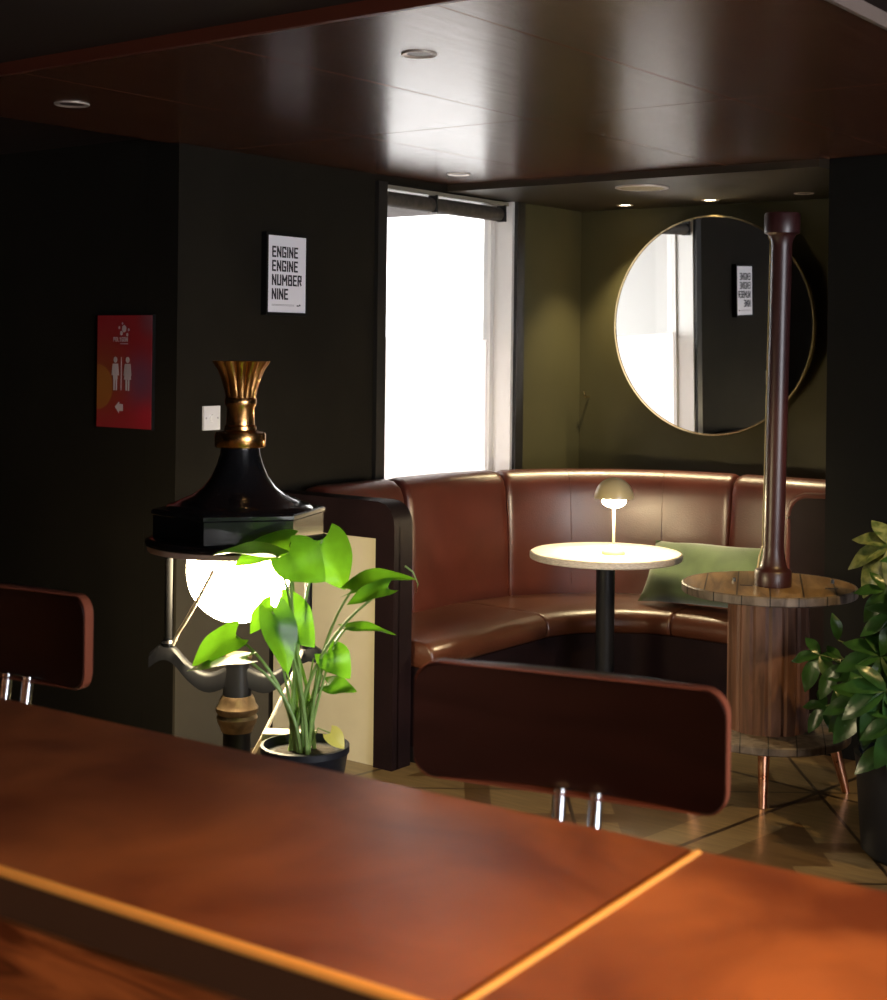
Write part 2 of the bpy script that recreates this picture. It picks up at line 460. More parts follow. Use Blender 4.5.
# window 1 in the left wall
wn = struct(thing('window_1', 'x', 'x')); del wn['label']; del wn['category']
PX = WX - .125
f = MB(); f.box(PX - .02, PX + .02, WIN0, WIN0 + .03, SILL, HEADZ); f.box(PX - .02, PX + .02, WIN1 - .03, WIN1, SILL, HEADZ)
f.box(PX - .02, PX + .02, WIN0, WIN1, SILL, SILL + .03); f.box(PX - .02, PX + .02, WIN0, WIN1, HEADZ - .03, HEADZ)
f.build('window_frame', M['white_reveal'], wn, smooth=False)
FZ = 1.625
MB().box(PX - .003, PX + .003, WIN0 + .03, WIN1 - .03, FZ, HEADZ - .03).build('clear_pane', M['glass'], wn, smooth=False)
MB().box(PX - .003, PX + .003, WIN0 + .03, WIN1 - .03, SILL + .03, FZ).build('frosted_pane', M['frost'], wn, smooth=False)
f = MB(); f.box(WX - .17, WX, WIN1, WIN1 + .02, SILL, HEADZ); f.box(WX - .17, WX, WIN0, WIN0 + .01, SILL, HEADZ)
f.box(WX - .17, WX, WIN0 + .01, WIN1, SILL, SILL + .012)
f.build('window_reveal', M['white_reveal'], wn, smooth=False)
# window 2 in the right wall (unseen, added to supply daylight and reflections)
w2 = struct(thing('unseen_window_2', 'x', 'x')); del w2['label']; del w2['category']
f = MB()
for y in (.3, .94, 1.585, 2.235, 2.86): f.box(3.04, 3.1, y, y + .04, .55, 2.3)
for z in (.55, 1.75, 2.26): f.box(3.04, 3.1, .3, 2.9, z, z + .04)
f.build('window_frame', M['trim_black'], w2, smooth=False)
MB().box(3.065, 3.07, .3, 2.9, .55, 2.3).build('clear_pane', M['glass'], w2, smooth=False)

d1 = struct(thing('unseen_door_1', 'x', 'x')); del d1['label']; del d1['category']  # unseen glazed door, added only for its daylight and reflection
f = MB()
for y in (-1.5, -1.02, -.54, -.06): f.box(3.05, 3.1, y, y + .06, 0, 2.2)
for z in (0, .55, 1.1, 1.65, 2.15): f.box(3.05, 3.1, -1.5, 0, z, z + .05)
f.build('door_frame', M['trim_black'], d1, smooth=False)
MB().box(3.07, 3.075, -1.5, 0, 0, 2.2).build('clear_pane', M['glass'], d1, smooth=False)

# outside, through the clear upper pane
ob = thing('outside_building', 'pale rendered building seen through the clear top of the window', 'building', (-9.5, 9.5, 0))
M['render'] = mk('outside_render', (.8, .79, .78), .8)
M['out_glass'] = mk('outside_dark_pane', (.22, .20, .22), .5)
M['brick_orange'] = mk('orange_brick', (.85, .42, .16), .8)
MB().box(-.3, 0, -3.5, 5, 0, 6).build('facade', M['render'], ob, smooth=False)
MB().box(0, .02, .02, 1.0, 1.55, 2.02).build('shop_window', M['out_glass'], ob, smooth=False)

oc = thing('outside_return_wall', 'pale wall with an orange brick panel outside the window, seen only in the mirror', 'wall', (WX - .18, 4.0, 0))
MB().box(-5, 0, 0, .04, 0, 5).build('facade', M['render'], oc, smooth=False)
MB().box(-.46, -.16, .04, .07, 1.90, 3.2).build('brick_panel', M['brick_orange'], oc, smooth=False)

# roller blind, tucked at the head of the window
rb = thing('roller_blind', 'dark roller blind rolled up across the head of the bright window', 'blind', (WX - .045, (WIN0 + WIN1) / 2, 2.235))
MB().tube([(0, -.46, 0), (0, .44, 0)], .034, 20).build('rolled_cloth', M['blind'], rb)
f = MB().box(-.03, .03, -.485, .485, .042, .06); f.build('head_rail', M['blind_rail'], rb, smooth=False)
for y in (-.47, -.1, .45):
    MB().box(-.012, .037, y - .006, y + .006, -.036, .045).build('bracket', M['spot_black'], rb, smooth=False)

# ------------------------------------------------------------------ banquette
bq = thing('banquette', 'curved brown leather banquette wrapping the small round lamp table in the corner', 'banquette', (0, 0, 0))
CX, CY = -2.97, 5.20
def path(s):
    """unit-speed-ish path; s in metres along the inner face of the back (r=.9). returns centre-normal frame"""
    L0 = CY - 4.44
    if s <= L0:
        return Vector((CX, 4.44 + s, 0)), PI, True
    a = (s - L0) / .9
    if a <= PI / 2: return Vector((CX, CY, 0)), PI - a, False
    return Vector((CX + (s - L0 - .9 * PI / 2), CY, 0)), PI / 2, True
def pt(s, r, z):
    c, a, _ = path(s)
    return Vector((c.x + r * math.cos(a), c.y + r * math.sin(a), z))
S_ARC = CY - 4.44
S_END = S_ARC + .9 * PI / 2 + .47
def sweep(mb, prof, s0, s1, n, pinch=.0, pw=.03):
    cz_ = sum(p[1] for p in prof) / len(prof); cr_ = sum(p[0] for p in prof) / len(prof)
    rings = []
    ss = []
    for i in range(n + 1):
        ss.append(s0 + (s1 - s0) * i / n)
    if pinch:
        ss += [s0 + .004, s0 + .012, s0 + pw, s1 - .004, s1 - .012, s1 - pw]; ss = sorted(set(ss))
    for s in ss:
        d = min(s - s0, s1 - s)
        k = 0.0
        if pinch and d < pw: k = pinch * (1 - math.sqrt(max(0, 1 - (1 - d / pw) ** 2)))
        ring = []
        for r, z in prof:
            dr, dz = cr_ - r, cz_ - z; ll = math.hypot(dr, dz) or 1
            ring.append(mb.bm.verts.new(pt(s, r + dr / ll * k, z + dz / ll * k)))
        rings.append(ring)
    m = len(prof)
    for A, B in zip(rings, rings[1:]):
        for i in range(m):
            j = (i + 1) % m
            mb.face([A[i], A[j], B[j], B[i]])
    mb.face(list(reversed(rings[0]))); mb.face(rings[-1])
    return mb
back_prof = [(.900, .40), (.898, .50), (.905, .70), (.925, .90), (.935, .955), (.952, .99), (.985, 1.014), (1.03, 1.02), (1.075, 1.008), (1.105, .98), (1.115, .94), (1.115, .40)]
s503 = S_ARC + .9 * math.radians(23)
s727 = S_ARC + .9 * PI / 2 - .02
for (a, b, n) in ((.0, .475, 10), (.495, s503, 20), (s503 + .002, s727, 46), (s727 + .002, S_END, 14)):
    sweep(MB(), back_prof, a, b, n, .022, .032).build('back_panel', M['leather'], bq, angle=60)
# stitched seams running up the long middle panel
for px_ in (.30, .70):
    s = s503 + (s727 - s503) * px_
    pts = [pt(s, r - .0006, z) for r, z in back_prof[1:8]]
    MB().tube(pts, .0020, 6).build('stitched_seam', M['leather'], bq)
# timber filling behind the back, under the top roll, up to the walls
f = MB(); sweep(f, [(1.03, 0.02), (1.03, .95), (1.11, .95), (1.11, .02)], 0, S_END, 50)
f.build('back_frame', M['plinth'], bq)
seat_prof = [(.93, .36), (.93, .455), (.80, .463), (.60, .466), (.47, .462), (.435, .45), (.418, .43), (.412, .40), (.418, .372), (.44, .36)]
s_n = S_ARC + .9 * math.radians(5)
s_m = S_ARC + .9 * math.radians(84)
for (a, b, n) in ((.0, s_n, 18), (s_n + .002, s_m, 44), (s_m + .002, S_END, 14)):
    sweep(MB(), seat_prof, a, b, n, .014, .03).build('seat_cushion', M['seat_leather'], bq, angle=60)
sweep(MB(), [(.45, .06), (.43, .06), (.43, .362), (.92, .362), (.92, .06)], 0, S_END, 60).build('seat_base', M['dark_leather'], bq, angle=60)
sweep(MB(), [(.48, .0), (.48, .06), (.90, .06), (.90, .0)], 0, S_END, 60).build('plinth', M['plinth'], bq)
# left arm: leather-wrapped frame round a painted end panel
def rounded(x0, x1, z0, z1, r, n=8, corners=(1, 1, 1, 1)):
    P = []
    for (cx, cz, a0, k) in ((x1 - r, z0 + r, -PI / 2, corners[0]), (x1 - r, z1 - r, 0, corners[1]), (x0 + r, z1 - r, PI / 2, corners[2]), (x0 + r, z0 + r, PI, corners[3])):
        if k:
            for i in range(n + 1):
                a = a0 + PI / 2 * i / n
                P.append((cx + r * math.cos(a), cz + r * math.sin(a)))
        else:
            sx = {0: 1, 1: 1, 2: -1, 3: -1}[int(round((a0 + PI / 2) / (PI / 2)))]
            sz = {0: -1, 1: 1, 2: 1, 3: -1}[int(round((a0 + PI / 2) / (PI / 2)))]
            P.append((cx + sx * r, cz + sz * r))
    return P
f = MB()
f.prism(rounded(-4.085, -3.46, 0, 1.0, .09, corners=(0, 1, 0, 0)), 4.325, 4.405, lambda u, v, a: Vector((u, a, v)))
f.bevel(.018, 3, 50)
f.build('arm', M['dark_leather'], bq)
f = MB()                                                  # raised border: top roll and right-hand roll
f.prism([(-4.085, .86), (-3.55, .86), (-3.55, 0.0), (-3.46, 0.0), (-3.46, .91), (-3.464, .94), (-3.48, .97), (-3.505, .992), (-3.54, 1.0), (-4.085, 1.0)], 4.295, 4.33, lambda u, v, a: Vector((u, a, v)))
f.bevel(.010, 2, 50)
f.build('arm_border', M['dark_leather'], bq)
MB().box(-4.085, -3.55, 4.312, 4.33, .0, .868).build('end_panel', M['cream_panel'], bq, smooth=False)
# right arm, its outer side towards the pillar
f = MB()
f.prism(rounded(-2.50, -2.305, 0, 1.0, .085, corners=(0, 0, 1, 0)), 5.66, 6.12, lambda u, v, a: Vector((u, a, v)))
f.bevel(.014, 3, 50)
f.build('arm', M['dark_leather'], bq)
f = MB()                                                  # leather roll round the right arm's edge
pp = [(-2.50, .02), (-2.50, .90)] + [(-2.415 - .085 * math.cos(t), .915 + .085 * math.sin(t)) for t in [PI / 2 * i / 8 for i in range(9)]] + [(-2.31, 1.003)]
f.tube([Vector((u - .002, 5.668, v + .001)) for u, v in pp], .013, 10)
f.build('arm_piping', M['leather'], bq)

# green cushion resting on the seat
def pillow(name, mat, lx, ly, lz, parent=None):
    bm = MB(); n = 18
    top = {}; bot = {}
    for i in range(n + 1):
        for j in range(n + 1):
            u = -1 + 2 * i / n; v = -1 + 2 * j / n
            h = ((1 - abs(u) ** 2.6) * (1 - abs(v) ** 2.6)) ** .5 if abs(u) < 1 and abs(v) < 1 else 0
            pin = 1 - .05 * (1 - abs(u)) * 0 - .06 * (1 - v * v) * abs(u) ** 4
            pin2 = 1 - .09 * (1 - u * u) * abs(v) ** 4
            wr = .012 * math.sin(5 * u + 3 * v) * h
            p = Vector((u * lx / 2 * pin, v * ly / 2 * pin2, 0))
            top[i, j] = bm.bm.verts.new(p + Vector((0, 0, h * lz / 2 + wr)))
            bot[i, j] = top[i, j] if h == 0 else bm.bm.verts.new(p - Vector((0, 0, h * lz / 2)))
    for i in range(n):
        for j in range(n):
            bm.face([top[i, j], top[i + 1, j], top[i + 1, j + 1], top[i, j + 1]])
            q = [bot[i, j], bot[i, j + 1], bot[i + 1, j + 1], bot[i + 1, j]]
            if len(set(q)) == 4: bm.face(q)
    return bm.build(name, mat, parent, angle=80)
cu = pillow('cushion', M['cushion'], .62, .30, .15)
cu.location = (-2.93, 5.80, .612)
cu.rotation_euler = (math.radians(58), math.radians(-2), math.radians(-3))
tag(cu, 'green velvety cushion lying on the leather seat behind the cable drum table', 'cushion')

# ------------------------------------------------------------------ lamp table and lamp
tx, ty = -3.08, 5.19
lt = thing('round_table', 'small round table with a pale top on a black column, carrying the glowing lamp', 'table', (tx, ty, 0))
MB().lathe([(0, .733), (.300, .733), (.306, .738), (.306, .757), (.301, .762), (0, .762)], 64).build('tabletop', M['table_white'], lt)
MB().lathe([(.3065, .736), (.3085, .738), (.3085, .757), (.3065, .759)], 64).build('edge_band', M['table_edge'], lt)
MB().lathe([(0, .012), (.038, .012), (.038, .70), (.10, .722), (.10, .733), (0, .733)], 32).build('column', M['black_metal'], lt)
MB().lathe([(0, 0), (.21, 0), (.21, .008), (.19, .014), (.05, .022), (0, .022)], 40).build('foot', M['black_metal'], lt)

lp = at(613.5, 545, 5.93)
tl = thing('table_lamp', 'glowing mushroom-shaped table lamp with a domed metal shade on the round table', 'lamp', (lp.x, lp.y, .762))
MB().lathe([(0, 0), (.047, 0), (.048, .006), (.042, .020), (.028, .032), (.008, .038), (0, .038)], 32).build('base', M['lamp_metal'], tl)
MB().lathe([(0, .036), (.0055, .036), (.0055, .245), (0, .245)], 14).build('stem', M['lamp_metal'], tl)
dome = [(.079 * math.cos(t), .225 + .083 * math.sin(t)) for t in [PI / 2 * i / 12 for i in range(12)]] + [(0, .308)]
inner = [(0, .304)] + [(.075 * math.cos(t), .225 + .079 * math.sin(t)) for t in [PI / 2 * i / 12 for i in range(11, -1, -1)]]
f = MB()
f.lathe(inner + dome, 40)
f.build('shade', M['lamp_shade'], tl)
MB().lathe([(0, .186), (.022, .189), (.040, .198), (.048, .211), (.044, .226), (.02, .25), (0, .252)], 24).build('bulb', M['bulb'], tl)

# ------------------------------------------------------------------ mirror
mc = Vector((-3.26, 6.455, 1.703))
mr = thing('round_mirror', 'large round mirror with a thin brass rim on the olive wall', 'mirror', mc)
mr.rotation_euler = (math.radians(1.3), 0, 0)
RX = Matrix.Rotation(PI / 2, 4, 'X')
MB().lathe([(0, 0), (.522, 0), (.522, .012), (0, .012)], 96, mat=RX).build('mirror_glass', M['mirror'], mr, smooth=False)
MB().lathe([(.521, -.010), (.529, -.010), (.531, .0), (.531, .010), (.529, .016), (.521, .016)], 96, mat=RX).build('rim', M['brass_line'], mr)
MB().lathe([(0, -.0), (.50, -.0), (.50, -.012), (.30, -.013), (.30, -.135), (0, -.135)], 64, mat=RX).build('backing', M['trim_black'], mr)

# ------------------------------------------------------------------ posters, switch, hook
GL = {'E': [((0, 0), (0, 7)), ((0, 7), (3, 7)), ((0, 3.6), (2.6, 3.6)), ((0, 0), (3, 0))],
      'N': [((0, 0), (0, 7)), ((3.4, 0), (3.4, 7)), ((0, 7), (3.4, 0))],
      'G': [((0, .5), (0, 6.5)), ((0, 7), (3.2, 7)), ((3.2, 7), (3.2, 5.9)), ((0, 0), (3.2, 0)), ((3.2, 0), (3.2, 2.9)), ((2.0, 2.9), (3.2, 2.9))],
      'I': [((0, 0), (0, 7))],
      'U': [((0, 0), (0, 7)), ((3.2, 0), (3.2, 7)), ((0, 0), (3.2, 0))],
      'M': [((0, 0), (0, 7)), ((4.4, 0), (4.4, 7)), ((0, 7), (2.2, 2.6)), ((4.4, 7), (2.2, 2.6))],
      'B': [((0, 0), (0, 7)), ((0, 7), (2.9, 7)), ((2.9, 7), (2.9, 3.7)), ((0, 3.6), (3.1, 3.6)), ((3.2, 3.4), (3.2, 0)), ((0, 0), (3.2, 0))],
      'R': [((0, 0), (0, 7)), ((0, 7), (3.1, 7)), ((3.1, 7), (3.1, 3.6)), ((0, 3.6), (3.1, 3.6)), ((1.5, 3.6), (3.3, 0))],
      'P': [((0, 0), (0, 7)), ((0, 7), (3.1, 7)), ((3.1, 7), (3.1, 3.4)), ((0, 3.4), (3.1, 3.4))],
      'O': [((0, 0), (0, 7)), ((0, 7), (3.2, 7)), ((3.2, 7), (3.2, 0)), ((0, 0), (3.2, 0))],
      'L': [((0, 0), (0, 7)), ((0, 0), (3, 0))],
      'Y': [((0, 7), (1.7, 3.4)), ((3.4, 7), (1.7, 3.4)), ((1.7, 3.4), (1.7, 0))]}
def write(mb, word, x, z, h, sw, fn, gap=2.0):
    k = h / 7.0
    hw = sw / 2
    for ch in word:
        wd = 0
        for (a, b) in GL[ch]:
            wd = max(wd, a[0], b[0])
            p, q = Vector(a), Vector(b); d = (q - p).normalized(); n = Vector((-d.y, d.x)) * hw
            straight = abs(d.x) < .01 or abs(d.y) < .01
            e = d * hw if straight else d * (hw * .25)
            poly = [p - e - n, q + e - n, q + e + n, p - e + n]
            mb.prism([(x + u.x * k, z + u.y * k) for u in poly], 0, .0006, fn)
        x += (wd + gap) * k
    return x
# framed print on the window wall.  local x runs along +Y of the room
pz = 1.875
p1 = thing('framed_poster', 'white framed poster with bold black words on the dark wall above the switch', 'poster', (WX, 4.355, pz - .008))
fo = MB()
W_, H_ = .224, .305
fo.box(0, .028, -W_ / 2 - .012, -W_ / 2, -H_ / 2 - .012, H_ / 2 + .012); fo.box(0, .028, W_ / 2, W_ / 2 + .012, -H_ / 2 - .012, H_ / 2 + .012)
fo.box(0, .028, -W_ / 2, W_ / 2, H_ / 2, H_ / 2 + .012); fo.box(0, .028, -W_ / 2, W_ / 2, -H_ / 2 - .012, -H_ / 2)
fo.build('frame', M['frame_black'], p1, smooth=False)
MB().box(.0, .022, -W_ / 2, W_ / 2, -H_ / 2, H_ / 2).build('print', M['white_print'], p1, smooth=False)
f = MB()
fn = lambda u, v, a: Vector((.0222 + a, u, v))
for word, z in (('ENGINE', .070), ('ENGINE', .014), ('NUMBER', -.042), ('NINE', -.098)):
    write(f, word, -.082, z, .037, 1.35, fn, gap=2.2)
f.build('lettering', M['ink'], p1, smooth=False)
f = MB(); f.box(.0222, .0228, -.085, .045, -.1225, -.1205); f.box(.0222, .0228, -.085, .045, -.1265, -.125)
f.build('small_print', M['grey_ink'], p1, smooth=False)
f = MB(); f.box(.0222, .0228, .060, .072, -.127, -.122); f.box(.0222, .0228, .074, .082, -.125, -.119)
f.build('maker_mark', M['ink'], p1, smooth=False)

# toilet sign on the wall facing the room
ps = thing('toilet_sign', 'red poster with two white toilet figures and an arrow, hung on the dark left wall', 'sign', (-4.375, TY, 1.475))
MB().box(-.158, .158, -.014, 0, -.218, .218).build('backing_board', M['frame_black'], ps, smooth=False)
MB().box(-.155, .155, -.016, -.014, -.215, .215).build('print', M['toilet_print'], ps, smooth=False)
fn = lambda u, v, a: Vector((u, -.0165 - a, v))
f = MB()
write(f, 'POLYGON', -.060, .116, .0145, 1.2, fn, gap=2.6)
f.prism([(-.022, .105), (.022, .105), (.022, .108), (-.022, .108)], 0, .0006, fn)
for (x, z, r) in ((.0, .164, .013), (-.028, .168, .005), (.026, .160, .005), (-.016, .147, .008), (.018, .141, .006), (-.010, .184, .004)):
    f.prism([(x + r * math.cos(2 * PI * i / 6 + .4), z + r * math.sin(2 * PI * i / 6 + .4) * 1.15) for i in range(6)], 0, .0006, fn)
f.build('logo', M['pale_ink'], ps, smooth=False)
def figure(x, skirt, name):
    f = MB()
    f.prism([(x + .0105 * math.cos(t), .045 + .0115 * math.sin(t)) for t in [2 * PI * i / 20 for i in range(20)]], 0, .0006, fn)
    b = .030 if skirt else .018
    f.prism([(x - .016, .030), (x + .016, .030), (x + .022, -.015), (x + .014, -.015), (x + .012, .004), (x + b * .7, -.03), (x - b * .7, -.03), (x - .012, .004), (x - .014, -.015), (x - .022, -.015)], 0, .0006, fn)
    for s_ in (-1, 1):
        f.prism([(x + s_ * .002, -.03), (x + s_ * .011, -.03), (x + s_ * .010, -.072), (x + s_ * .003, -.072)], 0, .0007, fn)
    f.build(name, M['pale_ink'], ps, smooth=False)
figure(-.048, False, 'male_figure'); figure(.022, True, 'female_figure')
f = MB(); f.prism([(-.016, -.072), (-.0125, -.072), (-.0125, .055), (-.016, .055)], 0, .0006, fn)
f.build('divider', M['pale_ink'], ps, smooth=False)
f = MB(); f.prism([(-.048, -.135), (-.024, -.115), (-.024, -.124), (-.002, -.124), (-.002, -.150), (-.024, -.150), (-.024, -.160)], 0, .0006, fn)
f.build('arrow', M['pale_ink'], ps, smooth=False)

sw = thing('wall_switch', 'white square wall switch plate beneath the framed poster', 'switch', (WX, 3.965, 1.303))
MB().box(0, .009, -.043, .043, -.046, .046).bevel(.004).build('plate', M['white_paint'], sw)
MB().lathe([(0, 0), (.014, 0), (.012, .006), (0, .006)], 20, mat=Matrix.Translation((.009, 0, 0)) @ Matrix.Rotation(PI / 2, 4, 'Y')).build('knob', M['white_paint'], sw)
for y in (-.03, .03):
    MB().lathe([(0, 0), (.004, 0), (.004, .001), (0, .001)], 12, mat=Matrix.Translation((.009, y, 0)) @ Matrix.Rotation(PI / 2, 4, 'Y')).build('screw', M['grey_ink'], sw)
hk = MB().tube([(0, 0, 0), (0, -.03, 0), (0, -.045, .012), (0, -.045, .03)], .005, 8).build('wall_hook', M['brass_line'], None, loc=(-4.03, WY, 1.335))
tag(hk, 'tiny brass hook on the olive wall left of the round mirror', 'hook')

# ------------------------------------------------------------------ ceiling fittings
def fitting(name, label, x, y, zc, r, lit, group=None):
    t = thing(name, label, 'ceiling light', (x, y, zc), group=group)
    MB().lathe([(r * .68, .004), (r, .004), (r, -.002), (r * .95, -.004), (r * .68, -.001)], 40).build('ring', M['fixture_rim'], t)
    MB().lathe([(0, .004), (r * .70, .004), (r * .70, -.0005), (0, -.0005)], 32).build('lamp_face', M['down_lit'] if lit else M['fixture_dark'], t)
    return t
def back(px, py, z):
    d = at(px, py, 1.0) - EYE
    return EYE + d * ((z - EYE.z) / d.z)
q = back(72, 104, CZ); fitting('downlight', 'unlit round ceiling light nearest the left edge', q.x, q.y, CZ, .055, False)
q = back(419, 54, CZ); fitting('downlight', 'unlit dark round ceiling light in the glossy timber panel, closest to the camera', q.x, q.y, CZ, .046, False)
q = back(459, 174, CZ); fitting('downlight', 'unlit round ceiling light just above the bright window', q.x, q.y, CZ, .05, False)
q = back(804, 193, 2.30); fitting('downlight', 'unlit small round ceiling light right of the mirror', q.x, q.y, 2.30, .045, False)
def spotlight(name, loc, aim, power, size, blend, col, rad=.03):
    d = bpy.data.lights.new(name, 'SPOT'); d.energy = power; d.spot_size = math.radians(size); d.spot_blend = blend
    d.color = col; d.shadow_soft_size = rad
    o = bpy.data.objects.new(name, d); C.objects.link(o); o.location = loc
    o.rotation_euler = (Vector(aim) - Vector(loc)).to_track_quat('-Z', 'Y').to_euler()
    return o
for (px, py, lab) in ((625, 205, 'left of the two lit ceiling spots above the mirror'), (710, 200, 'right of the two lit ceiling spots above the mirror')):
    q = back(px, py, 2.30)
    t = fitting('downlight', lab, q.x, q.y, 2.30, .042, True)
    spotlight('downlight_beam', (q.x, q.y, 2.285), (q.x, q.y - .03, 0), 95, 88, .75, (1.0, .80, .45), .025)
q = back(642, 187, 2.30)
sg = thing('ceiling_speaker', 'wide flat round speaker grille in the ceiling in front of the lit spots', 'speaker', (q.x, q.y, 2.30))
MB().lathe([(.10, -.001), (.118, -.001), (.118, -.006), (.10, -.008)], 48).build('ring', M['fixture_rim'], sg)
MB().lathe([(0, -.002), (.102, -.002), (.102, -.006), (0, -.007)], 48).build('grille', M['grille'], sg)

# out-of-frame spotlights of the bar: warm pools on the bar top and on the floor by the drum table
def can(name, label, loc, aim, power, size, col, blend=.5):
    t = thing(name, label, 'spotlight', loc)
    q = (Vector(aim) - Vector(loc)).to_track_quat('-Z', 'Y').to_matrix().to_4x4()
    MB().lathe([(0, .06), (.035, .06), (.042, .04), (.042, -.05), (.038, -.05), (.038, -.02), (0, -.02)], 24, mat=q).build('can', M['spot_black'], t)
    MB().tube([(0, 0, 0), (0, 0, 2.36 - loc[2])], .01, 8).build('stem', M['spot_black'], t)
    d = (Vector(aim) - Vector(loc)).normalized()
    spotlight(name + '_beam', Vector(loc) + d * .06, aim, power, size, blend, col, .03)
can('ceiling_spotlight', 'black ceiling spotlight aimed at the bar table', (-.25, 1.15, 2.22), (-.50, 1.2, 1.03), 95, 74, (1.0, .52, .17), .95)
can('ceiling_spotlight', 'black ceiling spotlight aimed at the long front edge of the bar table', (-1.0, -.45, 2.22), (-1.15, .98, .93), 52, 62, (1.0, .55, .22), .9)
can('ceiling_spotlight', 'black ceiling spotlight aimed at the floor near the cable drum', (-.95, 4.1, 2.22), (-2.6, 4.9, 0), 95, 52, (1.0, .66, .25), .5)

# ------------------------------------------------------------------ cable drum table and pole
dc = Vector((-2.25, 4.93, 0))
dr = thing('cable_drum_table', 'upcycled wooden cable drum table on copper legs', 'table', dc, rz=math.radians(25))
f = MB(); f.lathe([(0, .720), (.300, .720), (.300, .751), (0, .751)], 72)
f.build('drum_top', M['spool_top'], dr, angle=30)
def stave(i, z): return 1.0 if i % 5 else .965
MB().lathe([(.299, .719), (.305, .719), (.3085, .723), (.3085, .747), (.304, .7515), (.299, .7515)], 72).build('drum_rim', M['grey_wood'], dr)['label'] = 'weathered grey rim'
f = MB(); f.lathe([(0, .235), (.142, .235), (.144, .30), (.144, .65), (.142, .722), (0, .722)], 80, mod=stave)
f.build('drum_core', M['spool_wood'], dr, angle=8)
f = MB(); f.lathe([(0, .210), (.286, .210), (.290, .214), (.290, .236), (.286, .240), (0, .240)], 72)
f.build('drum_bottom', M['grey_wood'], dr, angle=30)
Rz25 = Matrix.Rotation(-math.radians(25), 3, 'Z')
for la, de in ((-.115, .05), (.235, .03)):
    v = Rz25 @ (RGT * la + FWD * de)
    MB().lathe([(0, .751), (.007, .751), (.006, .764), (0, .765)], 8, c=(v.x, v.y)).build('bolt', M['spot_black'], dr)
for la, de in ((-.09, -.04), (.20, -.09)):
    v = Rz25 @ (RGT * la + FWD * de)
    MB().box(v.x - .022, v.x + .022, v.y - .007, v.y + .007, .751, .7522).build('slot', M['ink'], dr, smooth=False)
rzm = Matrix.Rotation(-math.radians(25), 3, 'Z')
for (la, de) in ((-.045, -.15), (.262, .03), (.05, .25), (-.25, .06)):
    v = rzm @ (RGT * la + FWD * de)
    p0 = Vector((v.x * .90, v.y * .90, .212)); p1_ = Vector((v.x * 1.12, v.y * 1.12, 0.0))
    MB().tube([p0, p0.lerp(p1_, .5), p1_], .022, 20, r_end=.014).build('leg', M['copper_leg'], dr)
# pole
pb = at(773, 570, 5.25)
pole = thing('lamp_post_column', 'glossy oxblood turned wooden column standing on the cable drum table', 'column', (pb.x, pb.y, .751))
prof = [(0, 0), (.064, 0), (.065, .004), (.065, .052), (.061, .058), (.050, .064), (.046, .075), (.040, .10), (.036, .13), (.036, .14),
        (.0365, 1.20), (.038, 1.22), (.044, 1.235), (.050, 1.245), (.062, 1.25), (.063, 1.26), (.063, 1.315), (.058, 1.322), (0, 1.322)]
MB().lathe(prof, 48).build('shaft', M['oxblood'], pole, angle=50)
pts = [(-.052, -.030, .01), (-.046, -.020, .10), (-.036, -.014, .14), (-.036, -.014, 1.22), (-.045, -.012, 1.24)]
MB().tube(pts, .0032, 8).build('cable', M['cable'], pole)
pole.rotation_euler = Matrix.Rotation(.014, 4, FWD).to_euler()

# ------------------------------------------------------------------ station lantern
lc = Vector((-3.06, 3.08, 0))
ln = thing('station_lantern', 'black old station lantern with a brass crown, lit globe and short post, behind the plant', 'lantern', lc)
face = math.atan2(-lc.y, -lc.x) + math.radians(7)
hexr = face + PI / 6
MB().lathe([(0, 1.02), (.240, 1.02), (.247, 1.024), (.247, 1.092), (.252, 1.096), (.252, 1.106), (.245, 1.110), (0, 1.112)], 6, rot=hexr).bevel(.002, 1, 20).build('hood_rim', M['black_gloss'], ln, angle=20)
MB().lathe([(0, 1.004), (.262, 1.004), (.269, 1.008), (.270, 1.016), (.262, 1.024), (.25, 1.028), (0, 1.03)], 64).build('flared_rim', M['black_gloss'], ln, angle=50)
MB().lathe([(.235, .990), (.262, .990), (.264, 1.005), (.235, 1.005)], 64).build('lower_band', M['blush_rim'], ln, angle=20)
MB().lathe([(0, 1.109), (.215, 1.109), (.205, 1.120), (.188, 1.122), (.172, 1.132), (.135, 1.148), (.105, 1.170), (.082, 1.20), (.067, 1.235), (.058, 1.265), (.055, 1.290), (0, 1.290)], 64).build('hood', M['black_gloss'], ln, angle=50)
crown = thing('x', 'x', 'x'); bpy.data.objects.remove(crown)
MB().lathe([(0, 1.285), (.071, 1.285), (.074, 1.288), (.074, 1.318), (.071, 1.328), (.052, 1.333), (.046, 1.336), (.046, 1.346), (.041, 1.350), (.040, 1.40), (.044, 1.406), (.046, 1.414), (.046, 1.424), (.042, 1.43), (0, 1.43)], 48).build('brass_collar', M['gold'], ln, angle=50)
def petal(i, z):
    k = (z - 1.428) / .105
    return 1 + (.13 * k + .05) * abs(math.sin(PI * i / 8)) ** .6 - .09 * k
MB().lathe([(0, 1.426), (.040, 1.426), (.042, 1.434), (.046, 1.455), (.054, 1.485), (.064, 1.512), (.075, 1.530), (.077, 1.535), (.072, 1.535), (.055, 1.505), (.043, 1.475), (0, 1.47)], 96, mod=petal).build('brass_crown', M['gold'], ln, angle=40)
gp = [(0, .775)] + [(.150 * math.sin(t), .925 - .150 * math.cos(t)) for t in [PI / 2 * i / 14 for i in range(1, 15)]] + [(.150, .95), (.142, 1.003), (0, 1.003)]
MB().lathe(gp, 48).build('globe', M['globe'], ln, angle=60)
lat = RGT
f = MB()
